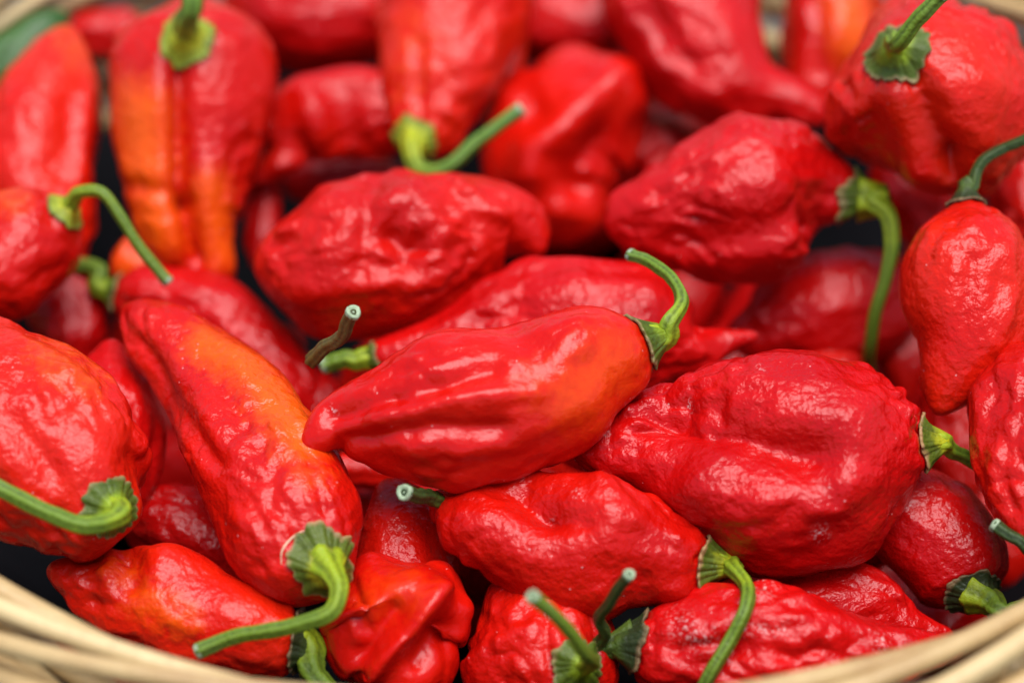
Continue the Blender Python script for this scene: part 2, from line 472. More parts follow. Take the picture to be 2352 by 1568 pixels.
pepper('P5', "fat blistered red pepper at the left edge, its stem pointing out to the left",
       [(322,1120,262,1236),(316,1040,165,1274),(292,940,55,1262),(240,850,-60,1210),(150,785,-130,1100),(50,748,-160,960),(-60,710,-150,820)], (-130,720),
       lift=1.2, tilt=0.55, hi=True, wr=1.4, mat=TOMATO,
       dents=[([(20,960),(120,1080)],30,-0.9),([(230,900),(280,1050)],35,-0.7)],
       orange=[([(120,800),(200,860)],60,0.4)],
       calyx=dict(at=(252,1166), r=76, mat='fresh', sr=36, dir=(0.35,0.15,0.9), mix=0.6),
       stem=dict(pts=[(250,1170),(200,1208,-0.9),(130,1186,-0.9),(50,1145,-0.8),(-40,1100,-0.7)], r=(44,22), fall=9, rise=0.005))
pepper('P15', "deep red pepper cut off by the right edge of the picture",
       [(2262,878,2420,800),(2216,938,2500,900),(2226,1010,2520,1010),(2246,1090,2500,1120),(2302,1182,2450,1210)], (2390,1270), lift=1.0, tilt=0.6, hi=True, wr=1.0)
pepper('P19', "round lobed red pepper at top right, stem end facing the viewer",
       [(1990,50,2150,22),(1930,120,2270,92),(1902,200,2368,185),(1902,270,2385,285),(1950,340,2330,350),(2030,398,2215,385)], (2105,422), lift=5.2, tilt=0.25, hi=True, wr=1.1, flat=1.0, mat=TOMATO, fold=0.2,
       dents=[([(2100,185),(2125,260),(2178,350)],30,-2.2),([(2060,215),(2085,300),(2115,385)],40,2.2),([(2220,220),(2250,320)],70,1.5),([(2180,365),(2190,395)],20,-2.5)],
       calyx=dict(at=(2060,122), r=80, mat='fresh', sr=30, lobes=4, dir=(-0.05,-0.25,0.95), mix=0.7),
       stem=dict(pts=[(2050,150),(2062,105,-1.4),(2100,55,-1.7),(2165,-15,-2.0)], r=(36,20), fall=6, rise=0.007))
pepper('P17', "smooth orange-red pepper hanging point down at the right, under the round lobed one",
       [(2182,472,2258,468),(2102,540,2345,545),(2070,620,2380,630),(2076,700,2376,715),(2092,785,2335,806),(2106,862,2262,874),(2124,920,2202,928)], (2152,952), lift=2.4, tilt=0.2, push=False, fold=0.3, hi=True, wr=0.85, mat=TOMATO,
       dents=[([(2320,560),(2335,680),(2290,790)],24,0.9),([(2190,560),(2200,700)],40,0.5),([(2230,600),(2220,720)],26,-0.6)],
       calyx=dict(r=48, mat='dark', sr=22, dir=(0.05,-1,-0.1), mix=0.8),
       stem=dict(pts=[(2225,455),(2230,432,0),(2243,395,0.2),(2262,368,0.2),(2300,345,0.2),(2370,316,0.0)], r=(22,15), mat='dark', rise=0.003))
pepper('P7', "wrinkled orange-red pepper lying behind the rim at bottom left",
       [(692,1398,612,1540),(620,1366,525,1548),(520,1316,425,1538),(430,1258,332,1500),(330,1272,240,1458),(240,1266,170,1412),(160,1280,124,1352)], (110,1302),
       lift=0.3, tilt=0.5, hi=True, wr=1.2, mat=TOMATO, orange=[([(330,1370),(420,1420)],50,0.45),([(270,1310)],50,0.3)],
       dents=[([(300,1275),(290,1340)],34,-2.2),([(200,1280),(215,1380)],28,-1.2),([(380,1420),(480,1470)],25,0.7)],
       calyx=dict(r=72, mat='dark', sr=40, dir=(0.75,0.55,0.25), mix=0.8),
       stem=dict(pts=[(665,1495),(718,1545,-0.3),(765,1600,-0.4)], r=(48,30), fall=3, mat='fresh', rise=0.0012))
pepper('P9', "red pepper with a sharp folded ridge behind the rim, left of bottom centre",
       [(790,1302,905,1285),(742,1370,1000,1335),(728,1430,1078,1388),(752,1500,1055,1465),(800,1560,1035,1555),(840,1620,960,1620)], (880,1660), lift=0.2, tilt=0.3, hi=True, wr=0.7, mat=SLEEK,
       orange=[([(850,1370),(930,1350)],60,0.45)],
       dents=[([(1000,1358),(950,1430),(860,1535)],24,3.2),([(905,1400),(850,1470),(830,1500)],32,-2.4),([(1010,1440),(960,1520)],28,-2.2),([(1070,1395)],32,1.4),([(800,1330),(830,1440)],18,-1.3)])
pepper('P12', "long crimson pepper with dusty film and dark green calyx behind the rim at bottom right",
       [(1492,1415,1472,1545),(1560,1387,1540,1600),(1660,1348,1640,1640),(1760,1340,1750,1660),(1860,1370,1850,1650),(1960,1403,1950,1620),(2060,1428,2050,1590),(2150,1456,2140,1540)], (2220,1482),
       lift=0.4, tilt=0.4, hi=True, wr=1.5, mat=ROSE,
       dents=[([(1560,1480),(1750,1500),(1900,1520)],28,-0.9),([(1750,1400),(1900,1440)],40,0.9)],
       dust=[([(1570,1440),(1610,1460)],30,0.55),([(1700,1445),(1800,1448)],12,0.7),([(2020,1475)],18,0.9),([(1760,1355)],22,0.6),([(2060,1495)],10,0.9)],
       calyx=dict(r=78, mat='dark', sr=40, dir=(-1,0.12,0.3), mix=0.8),
       stem=dict(pts=[(1440,1480),(1390,1452,-0.4),(1376,1428,-0.7),(1402,1378,-1.2),(1446,1318,-1.8)], r=(56,15), fall=9, mat='dark', rise=0.006))
pepper('P11', "short red pepper at bottom centre, its stem end facing up beside the rim",
       [(1100,1352,1200,1345),(1070,1410,1330,1400),(1060,1480,1415,1480),(1065,1560,1430,1560),(1100,1640,1400,1640)], (1250,1700), lift=0.0, tilt=0.3, hi=True, wr=1.1,
       calyx=dict(at=(1325,1530), r=68, mat='fresh', sr=24, lobes=4, dir=(0.15,-0.2,0.95), mix=0.7),
       stem=dict(pts=[(1345,1540),(1345,1500,-1.6),(1292,1430,-2.2),(1222,1368,-2.7)], r=(30,17), fall=6, rise=0.006))
pepper('P22', "crimson pepper with a long curved green stem, upper right of the middle",
       [(1942,388,1942,508),(1890,335,1892,535),(1810,277,1832,588),(1730,252,1755,650),(1650,287,1662,655),(1560,347,1572,625),(1480,397,1492,597),(1417,450,1422,578)], (1388,525),
       lift=2.0, tilt=0.4, hi=True, wr=1.5, mat=ROSE,
       dents=[([(1450,520),(1650,560),(1850,500)],40,-1.0),([(1600,420),(1800,420)],50,0.8)],
       calyx=dict(r=70, mat='fresh', sr=44, dir=(1,0.02,0.2), mix=0.8),
       stem=dict(pts=[(1910,440),(1985,455,-0.2),(2035,492,-0.3),(2047,555,-0.3),(2034,635,-0.2),(2010,720,0),(2000,790,0.3),(1994,862,2.6,1)], r=(58,17), fall=9, rise=0.005))
pepper('P26', "crumpled red pepper with a curled dimple, left of the middle and behind",
       [(602,562,607,660),(650,490,682,732),(740,440,752,782),(840,402,852,780),(940,390,952,768),(1040,394,1042,702),(1120,406,1122,646),(1190,440,1190,616),(1226,512,1226,602)], (1243,586),
       lift=0.8, tilt=0.4, hi=True, wr=1.3,
       dents=[([(900,540),(930,590),(960,560)],34,-3.6),([(860,430),(840,520),(830,620)],28,-1.6),([(880,470),(960,450),(1010,520)],40,1.6),([(1050,430),(1150,500)],18,1.4),([(640,560),(700,560)],24,-1.4),([(940,640),(1020,620)],46,1.0)])
pepper('P29', "red and orange pepper at the left edge with an arched green stem",
       [(122,450,198,528),(50,442,182,602),(-30,472,132,668),(-90,540,70,722),(-120,620,0,742)], (-90,720), lift=1.0, tilt=0.4, wr=0.8,
       orange=[([(0,460),(40,465)],40,0.4)],
       calyx=dict(at=(148,488), r=52, mat='pale', sr=24, dir=(0.5,-0.35,0.8), mix=0.7),
       stem=dict(pts=[(150,480),(182,440,-0.6),(228,438,-0.8),(272,492,-0.8),(330,578,-0.7),(386,646,-0.6)], r=(28,15), fall=8, rise=0.004))
pepper('P38', "orange-red pepper at top centre with a bent green stem at its lower end",
       [(905,322,1034,342),(885,270,1078,275),(865,190,1128,200),(862,100,1176,110),(870,10,1212,30),(890,-70,1222,-60)], (1050,-180), lift=1.8, tilt=0.35, wr=1.0, mat=TOMATO, fold=0.3,
       orange=[([(960,60),(940,200)],80,0.18)],
       dents=[([(960,100),(965,300)],18,-1.0),([(1140,60),(1090,200)],30,0.9)],
       calyx=dict(at=(952,322), r=56, mat='pale', sr=30, dir=(-0.05,0.6,0.75), mix=0.7),
       stem=dict(pts=[(950,330),(962,390,-0.5),(1010,388,-0.7),(1100,322,-0.8),(1196,250,-0.9)], r=(36,18), fall=7, mat='pale', rise=0.004))
pepper('P32', "red pepper with a bright orange side at upper left, two lobes pointing down",
       [(350,42,525,28),(276,95,604,80),(255,180,635,170),(250,270,616,270),(276,370,585,370),(292,460,568,455),(325,535,560,520),(400,605,552,565)], (528,648), lift=1.2, tilt=0.2, wr=1.0,
       orange=[([(320,260),(330,380)],75,1.0),([(350,480),(360,540)],70,0.95),([(480,430),(510,580)],50,0.75),([(290,220)],50,0.7)],
       dents=[([(412,140),(410,300),(412,460)],24,-5.0),([(290,425),(370,440)],22,-1.6),([(422,470),(445,600)],26,-5.0)],
       calyx=dict(at=(430,88), r=66, mat='pale', sr=34, lobes=4, dir=(0.0,-0.45,0.9), mix=0.7),
       stem=dict(pts=[(430,90),(440,28,-0.9),(440,-50,-1.1)], r=(36,28), fall=4, mat='pale', rise=0.006))
pepper('P44', "broad rosy crimson pepper at the top, right of centre, tapering to a tail",
       [(1370,-60,1722,-80),(1390,10,1745,0),(1426,85,1752,70),(1478,165,1768,110),(1548,215,1792,148),(1645,246,1818,176),(1742,248,1850,202),(1812,276,1886,226)], (1902,276), lift=1.4, tilt=0.4, wr=1.2, mat=ROSE,
       dents=[([(1440,20),(1520,150),(1640,215)],26,1.2),([(1500,80),(1640,130)],50,-1.4)])
pepper('P41', "shiny red pepper with a diagonal ridge, centred behind the pile's middle",
       [(1230,152,1420,155),(1160,210,1495,232),(1110,300,1482,300),(1100,380,1440,370),(1140,460,1412,450),(1212,530,1386,525)], (1300,560), lift=0.6, tilt=0.3, wr=0.5, flat=0.85, mat=SLEEK,
       dents=[([(1410,180),(1320,270),(1230,350),(1225,400)],42,4.0),([(1450,240)],40,2.0),([(1380,330),(1330,420)],40,-3.0),([(1200,200),(1230,260)],40,-2.0),([(1290,480)],40,1.6),([(1350,390)],26,2.0)])
pepper('P28', "crimson pepper behind the long slanting one, only its back showing",
       [(290,632,268,722),(372,610,312,775),(470,615,400,830),(552,665,470,910),(632,730,545,960),(697,810,620,1005),(729,890,680,1005)], (726,985), lift=0.6, tilt=0.3, wr=1.0, mat=ROSE,
       dents=[([(440,770),(560,850)],50,-2.2)],
       calyx=dict(r=48, mat='fresh', sr=24, dir=(-0.9,-0.4,0.2), mix=0.8),
       stem=dict(under=True, pts=[(270,640),(228,622,0.1),(178,608,0.3)], r=(28,20), fall=4, rise=0.003))
pepper('P25', "rosy pepper just behind the middle one, its pointed tip showing at right",
       [(862,786,872,852),(950,742,972,860),(1060,682,1090,880),(1160,625,1180,880),(1270,598,1290,890),(1380,598,1385,910),(1470,612,1445,935),(1548,658,1510,920),(1612,738,1580,872),(1662,752,1640,826)], (1742,768), lift=-0.5, tilt=0.35, push=False, hi=True, wr=1.1, mat=ROSE,
       dents=[([(1110,740),(1180,700)],40,-1.6),([(1260,720),(1330,640)],40,1.0)],
       calyx=dict(r=36, mat='fresh', sr=22, dir=(-1,0.15,0.1), mix=0.8),
       stem=dict(pts=[(850,815),(800,826,0),(744,838,0.1)], r=(28,23), fall=4, rise=0.003))
pepper('P27', "buried pepper whose brown upright stem pokes up left of the middle",
       [(700,850,770,880),(680,900,790,940),(700,980,790,1000)], (750,1040), lift=-1.0, tilt=0.3, mat=ROSE,
       stem=dict(pts=[(715,830),(745,798,-0.4),(788,766,-0.9),(798,738,-1.2),(812,716,-1.5)], r=(17,17), mat='brown', depth=0.476))
pepper('P50', "buried pepper whose short cut stem faces the viewer below the middle one",
       [(1000,1120,1010,1200),(1080,1120,1080,1230),(1160,1150,1140,1250)], (1200,1210), lift=-0.6, tilt=0.3,
       stem=dict(pts=[(1010,1150),(985,1142,-0.3),(958,1136,-0.7),(928,1130,-1.1)], r=(20,20), mat='dark', depth=0.466))
pepper('P23', "crimson pepper in shadow beneath the long curved green stem",
       [(2052,562,2062,700),(1980,557,2010,820),(1890,587,1920,860),(1800,632,1822,850),(1722,697,1742,832)], (1668,770), lift=-2.3, tilt=0.4, mat=ROSE, wr=1.0, push=False)
pepper('P10', "shaded red pepper at lower left of centre, above the one with the folded ridge",
       [(850,1122,930,1112),(826,1180,1000,1170),(816,1260,1040,1260),(820,1340,1062,1350)], (930,1440), lift=-1.2, tilt=0.3, wr=0.6)
pepper('P13', "shaded crimson pepper tucked between the biggest pepper and the dusty long one",
       [(1762,1312,1770,1400),(1850,1292,1832,1450),(1945,1276,1920,1480),(2022,1306,1990,1492),(2082,1370,2050,1492),(2132,1414,2110,1480)], (2190,1456), lift=-1.2, tilt=0.4, mat=ROSE, wr=0.9)
pepper('P14', "dark shaded pepper near the right rim, its green stem running out to the right",
       [(2272,1332,2182,1420),(2312,1290,2112,1392),(2292,1200,2042,1302),(2212,1130,1982,1232),(2132,1082,1962,1150)], (2000,1062), lift=-1.8, tilt=0.4, mat=ROSE, wr=0.6,
       calyx=dict(at=(2238,1362), r=64, mat='dark', sr=40, dir=(0.7,0.3,0.6), mix=0.7),
       stem=dict(pts=[(2230,1365),(2290,1402,-0.5),(2390,1388,-0.5)], r=(52,26), fall=5, rise=0.005))
pepper('P6', "dark red pepper wedged between the fat left one and the long slanting one",
       [(225,790,285,798),(180,850,332,890),(170,950,367,980),(170,1050,374,1080),(190,1130,346,1160)], (250,1200), lift=-1.2, tilt=0.4, mat=ROSE, wr=0.9)
pepper('P8', "dark shaded pepper above the wrinkled orange-red one at bottom left",
       [(330,1130,300,1250),(420,1110,400,1300),(520,1160,500,1345),(590,1250,560,1375)], (625,1345), lift=-1.6, tilt=0.4, mat=ROSE, wr=0.8)
pepper('P30', "matt orange-red pepper at upper left corner, blunt end up",
       [(122,76,186,76),(62,130,216,150),(6,210,236,240),(-30,300,233,330),(-40,400,223,430),(-20,500,216,540),(40,600,200,612)], (130,660), lift=0.4, tilt=0.3, mat=TOMATO, wr=1.0,
       orange=[([(150,80),(190,130)],50,0.3)], dents=[([(205,220),(185,400)],22,1.2),([(150,250),(140,400)],40,-1.2)])
pepper('P36', "red pepper with a pointed tip towards the left, upper left of centre",
       [(920,182,922,350),(850,160,862,366),(760,156,790,366),(680,178,735,372),(622,250,700,378),(630,325,668,396),(600,368,634,411)], (568,420), lift=2.2, tilt=0.3, wr=0.8,
       dents=[([(700,200),(740,320)],36,1.6),([(790,250),(800,320)],44,-2.2),([(640,380),(820,345)],18,1.0)])
pepper('P45', "red pepper with an orange shoulder at the top right, behind the round lobed one",
       [(1830,-60,2000,-60),(1796,20,2040,10),(1786,100,2030,90),(1800,180,1960,190),(1840,232,1930,240)], (1890,272), lift=0.8, tilt=0.3, wr=0.8, orange=[([(1950,20),(1960,90)],60,0.9)],
       dents=[([(1890,20),(1880,160)],20,-1.4)])
pepper('P35', "rosy pepper cut off by the top edge, left of centre",
       [(520,-60,560,60),(600,-100,640,140),(700,-110,722,172),(800,-90,810,166),(880,-50,880,142)], (930,40), lift=0.4, tilt=0.3, mat=ROSE, wr=0.8)
pepper('P39', "red pepper half hidden behind the orange-red one at top centre",
       [(1150,60,1216,80),(1120,150,1206,160),(1100,230,1186,240)], (1120,300), lift=0.2, tilt=0.3, mat=TOMATO)
pepper('P18', "shaded red pepper behind the hanging one at right",
       [(2092,572,2140,560),(2042,640,2150,640),(2022,740,2150,740),(2022,830,2140,830),(2050,892,2110,890)], (2080,922), lift=-2.5, tilt=0.3)
pepper('P24', "small red shoulder of a pepper peeping over the biggest one",
       [(1835,830,1855,900),(1882,798,1892,920),(1932,796,1930,920),(1976,842,1962,920)], (2000,890), lift=0.0, tilt=0.3)
pepper('P21', "dark shaded pepper underneath the round lobed one",
       [(1990,400,2230,380),(2012,470,2250,460),(2060,535,2210,530)], (2110,590), lift=0.0, tilt=0.4)
pepper('P20', "dark red pepper at the right edge, above the hanging one",
       [(2300,350,2430,330),(2265,420,2460,430),(2280,510,2450,520)], (2360,590), lift=0.0, tilt=0.4)
pepper('P49', "dark shaded pepper beneath the hanging one's tip at right",
       [(2110,930,2250,900),(2130,1030,2270,1020),(2150,1110,2260,1110)], (2210,1180), lift=-4.5, tilt=0.4)
pepper('P16', "pepper off the right edge whose thin cut stem pokes into view",
       [(2390,1240,2370,1330),(2450,1220,2440,1360),(2520,1240,2510,1360)], (2570,1300), lift=-0.4, tilt=0.3, mat=ROSE,
       stem=dict(pts=[(2395,1285),(2350,1250,-0.2),(2284,1205,-0.6)], r=(18,17), mat='dark', depth=0.463))
pepper('P31', "dark shaded pepper under the arched-stem one at left",
       [(120,610,245,640),(65,700,255,720),(95,775,245,785)], (170,840), lift=-0.2, tilt=0.4, mat=ROSE)
pepper('P33', "dark pepper in shade beside the orange-sided one's right lobe",
       [(570,290,662,320),(560,420,642,430),(560,530,642,540)], (592,620), lift=-2.0, tilt=0.3, mat=ROSE)
pepper('P34', "shaded orange pepper beneath the two-lobed one at upper left",
       [(268,540,300,650),(360,560,380,690),(450,570,460,700)], (525,645), lift=-0.2, tilt=0.3, mat=TOMATO, orange=[([(300,600),(450,620)],80,0.6)])
pepper('P37', "maroon shaded pepper beneath the pointed one, upper left of centre",
       [(650,380,682,452),(760,362,782,472),(880,370,892,482)], (962,420), lift=-3.5, tilt=0.3, mat=ROSE)
pepper('P40', "dark maroon pepper in deep shade at the top, right of centre",
       [(1200,-60,1190,125),(1290,-80,1290,155),(1390,-60,1390,165)], (1450,60), lift=-0.4, tilt=0.3, mat=ROSE)
pepper('P42', "maroon pepper in deep shade right of the diagonal-ridged one",
       [(1410,260,1412,405),(1520,265,1500,400)], (1610,330), lift=-0.4, tilt=0.3, mat=ROSE)
pepper('P43', "dark red pepper peeping out above the curved-stem crimson one",
       [(1480,350,1500,440),(1560,308,1580,430),(1640,300,1650,410)], (1700,350), lift=-0.2, tilt=0.3, mat=ROSE)
pepper('P46', "unripe green pepper below the rim at top left",
       [(-70,130,-20,240),(0,78,50,178),(72,34,112,116)], (155,32), lift=0.8, tilt=0.4, mat=GREENPOD, wr=0.6, group="unripe pepper at the back")
pepper('P47', "dark red pepper against the back rim at upper left",
       [(150,30,200,120),(222,15,242,140),(300,20,312,130)], (345,60), lift=-0.4, tilt=0.3, mat=ROSE)
pepper('P51', "shaded pepper peeping out under the middle one's lower left edge",
       [(770,1040,800,1115),(850,1045,862,1125)], (915,1090), lift=-0.4, tilt=0.3)


# ------------------------------------------------------------------ building
def skeleton(p):
    """centre line, half widths (picture units) and relative depth along a pod"""
    s = np.array(p['sec'], float)
    A, B = s[:, :2], s[:, 2:4]
    dz = s[:, 4] / 100 if s.shape[1] > 4 else np.zeros(len(s))
    C, W = (A + B) / 2, (B - A) / 2
    w = np.linalg.norm(W, axis=1)
    d0 = norm(C[0] - C[1])
    C = np.vstack([C[0] + d0 * w[0] * 0.45, C, p['tip'][:2]])
    W = np.vstack([W[0], W, W[-1]])
    w = np.concatenate([[0], w, [0]])
    dz = np.concatenate([[dz[0]], dz, [dz[-1] if len(p['tip']) < 3 else p['tip'][2] / 100]])
    L = np.concatenate([[0], np.cumsum(np.linalg.norm(np.diff(C, axis=0), axis=1))])
    cy = C[1:-1, 1].mean()
    pd0 = plane_depth(cy)
    rel = (plane_depth(C[:, 1]) - pd0) * p['tilt'] + dz
    return C, W, w, rel, L, pd0

def sample(p, n):
    C, W, w, rel, L, pd0 = skeleton(p)
    x = np.linspace(0, 1, n)
    u = (0.55 * x + 0.45 * (0.5 - 0.5 * np.cos(np.pi * x))) * L[-1]
    Cq = hermite(L, C, u)
    wq = np.sqrt(np.maximum(hermite(L, w ** 2, u, mono=True)[:, 0], 0))
    Wd = norm(hermite(L, norm(W), u))
    rq = hermite(L, rel, u)[:, 0]
    return Cq, Wd, wq, rq, u / L[-1], pd0

# settle the pile: each pod is pushed back along its line of sight until it only touches those in front
KM = K0 * DIST
placed = []
for p in PEPPERS:
    Cq, Wd, wq, rq, u, pd0 = sample(p, 26)
    z = pd0 - p['lift'] / 100
    need = z
    for q in placed:
        dx = Cq[:, None, :] - q['C'][None, :, :]
        l = np.linalg.norm(dx, axis=2)
        R = (wq[:, None] + q['w'][None, :])
        m = l < R
        if m.any():
            sep = np.sqrt(np.maximum(R ** 2 - l ** 2, 0)) * KM * 0.70 - 0.004
            dd = q['z'] + q['r'][None, :] + sep - rq[:, None]
            v = dd[m].max()
            need = max(need, v)
    push = need - z
    if push > 0.015:
        push = 0.015 + 0.6 * (push - 0.015)
    z2 = z + (push if p['push'] else 0)
    p['z'] = z2
    placed.append(dict(C=Cq, w=wq, r=rq, z=z2))
    p['pushed'] = push

def gauss_line(px, py, pts, r):
    d2 = np.full(px.shape, 1e12)
    pts = np.array(pts, float)
    if len(pts) == 1:
        d2 = (px - pts[0, 0]) ** 2 + (py - pts[0, 1]) ** 2
    for a, b in zip(pts[:-1], pts[1:]):
        ab = b - a
        t = np.clip(((px - a[0]) * ab[0] + (py - a[1]) * ab[1]) / max(ab @ ab, 1e-9), 0, 1)
        d2 = np.minimum(d2, (px - a[0] - t * ab[0]) ** 2 + (py - a[1] - t * ab[1]) ** 2)
    return np.exp(-d2 / (r * r))

def build_pepper(p, idx):
    ns, nt = (210, 150) if p['hi'] else (120, 88)
    Cq, Wd, wq, rq, u, pd0 = sample(p, ns)
    depth = p['z'] + rq
    C = unproject(Cq[:, 0], Cq[:, 1], depth)
    k = K0 * depth
    Wv = Wd[:, :1] * RIGHT - Wd[:, 1:] * UP
    T = norm(np.gradient(C, axis=0))
    # smooth tangents near the ends
    Wv = norm(Wv - T * (Wv * T).sum(1, keepdims=True))
    N = np.cross(T, Wv)
    if (N @ FWD).mean() > 0:
        N = -N
    r = (wq * k)[:, None]
    th = np.linspace(0, 2 * np.pi, nt, endpoint=False)[None, :]
    rnd = np.random.RandomState(100 + idx)
    # folds that run from the stem towards the tip
    fold = np.zeros((ns, nt))
    env = np.clip(u / 0.06, 0, 1) * np.clip((1 - u) / 0.35, 0, 1)
    ng = rnd.randint(2, 4)
    g0 = rnd.uniform(0, 2 * np.pi)
    for g in range(ng):
        a = g0 + g * 2 * np.pi / ng + rnd.uniform(-0.35, 0.35)
        drift = rnd.uniform(-0.5, 0.5)
        d = (th - (a + drift * u[:, None]) + np.pi) % (2 * np.pi) - np.pi
        fold -= p['fold'] * rnd.uniform(0.04, 0.11) * np.exp(-(d / 0.28) ** 2) * env[:, None]
    rad = r * (1 + fold)
    ct, st = np.cos(th), np.sin(th)
    P = C[:, None, :] + (rad * ct)[..., None] * Wv[:, None, :] + (rad * st * p['flat'])[..., None] * N[:, None, :]
    # relief along the surface normal
    dPu = np.gradient(P, axis=0)
    dPv = (np.roll(P, -1, 1) - np.roll(P, 1, 1))
    nrm = norm(np.cross(dPu, dPv))
    outw = P - C[:, None, :]
    flip = np.sign((nrm * outw).sum(-1).sum())
    nrm = nrm * flip
    nrm[0] = -T[0]; nrm[-1] = T[-1]
    flatP = P.reshape(-1, 3); n_ = nrm.reshape(-1, 3)
    lo = (flatP - C[ns // 2])
    axis = norm(C[-2] - C[1])
    al = lo @ axis
    loc = lo - al[:, None] * axis * 0.45        # stretch the relief along the pod
    seed = rnd.uniform(-40, 40, 3)
    wr = p['wr']
    nbig = noise3(lo / 0.014 + seed)
    nmid = noise3(loc / 0.0058 + seed * 2)
    ridge = 2.6 * np.abs(noise3(loc / 0.0048 + seed * 3 + 0.3 * nmid[:, None]))
    nsm = noise3(loc / 0.0023 + seed * 4)
    rough_zone = np.clip(0.5 + 1.5 * noise3(lo / 0.02 + seed * 5), 0.08, 1.5)
    uu = np.repeat(u, nt)
    rr_ = np.repeat(r[:, 0], nt)
    endf = np.clip(rr_ / 0.006, 0.12, 1)
    disp = (nbig * 0.0011 + nmid * 0.00050 * wr + (ridge - 0.4) * 0.00044 * wr * rough_zone + nsm * 0.00046 * wr * rough_zone) * endf
    px, py, _ = project(flatP)
    front = np.clip((n_ @ -FWD) * 2.2 + 0.25, 0, 1)
    for d in p['dents']:
        pts, rr, amp = d
        disp += gauss_line(px, py, pts, rr) * amp / 1000 * front
    flatP = flatP + n_ * disp[:, None]
    org = np.zeros(len(flatP))
    for pts, rr, amp in p['orange']:
        org = np.maximum(org, gauss_line(px, py, pts, rr) * amp * (0.3 + 0.7 * front))
    dst = np.zeros(len(flatP))
    for pts, rr, amp in p['dust']:
        dst = np.maximum(dst, gauss_line(px, py, pts, rr) * amp * front)

    base = flatP[np.argmin(flatP[:, 2])].copy()
    base[:2] = flatP[:, :2].mean(0)
    root = bpy.data.objects.new("green_pepper" if p['mat'] is GREENPOD else "chili_pepper", None)
    root.location = base
    root.empty_display_size = 0.01
    col.objects.link(root)
    root["label"] = p['label']
    root["category"] = "pepper"
    root["group"] = p['group'] or "ripe peppers heaped in the basket"
    F = grid_faces(ns, nt)
    if flip > 0:
        F = F[:, ::-1]
    # rings 0 and ns-1 have zero radius: the mesh closes there
    mesh_obj("pod", flatP - base, F, p['mat'], root, attrs={'orange': org, 'dust': dst})
    ipod = [tuple(f) for f in F]
    bvh = None
    if p['calyx'] or p['stem'] or p.get('scars'):
        bvh = BVHTree.FromPolygons([Vector(v) for v in flatP], ipod)
    p['root'], p['base'], p['bvh'] = root, base, bvh
    g = flatP.reshape(ns, nt, 3)[::3, ::3]
    p['coarse'] = BVHTree.FromPolygons([Vector(v) for v in g.reshape(-1, 3)], [tuple(f) for f in grid_faces(g.shape[0], g.shape[1])])
    p['C'], p['T'], p['R'] = C, T, r[:, 0]

def first_hit(x, y, skip=None):
    d = Vector(norm(unproject(x, y, 1.0) - EYE))
    best = 9.0
    for q in PEPPERS:
        if q is skip: continue
        h = q['coarse'].ray_cast(Vector(EYE), d, 0.8)
        if h[0] is not None:
            best = min(best, float((np.array(h[0]) - EYE) @ FWD))
    return best

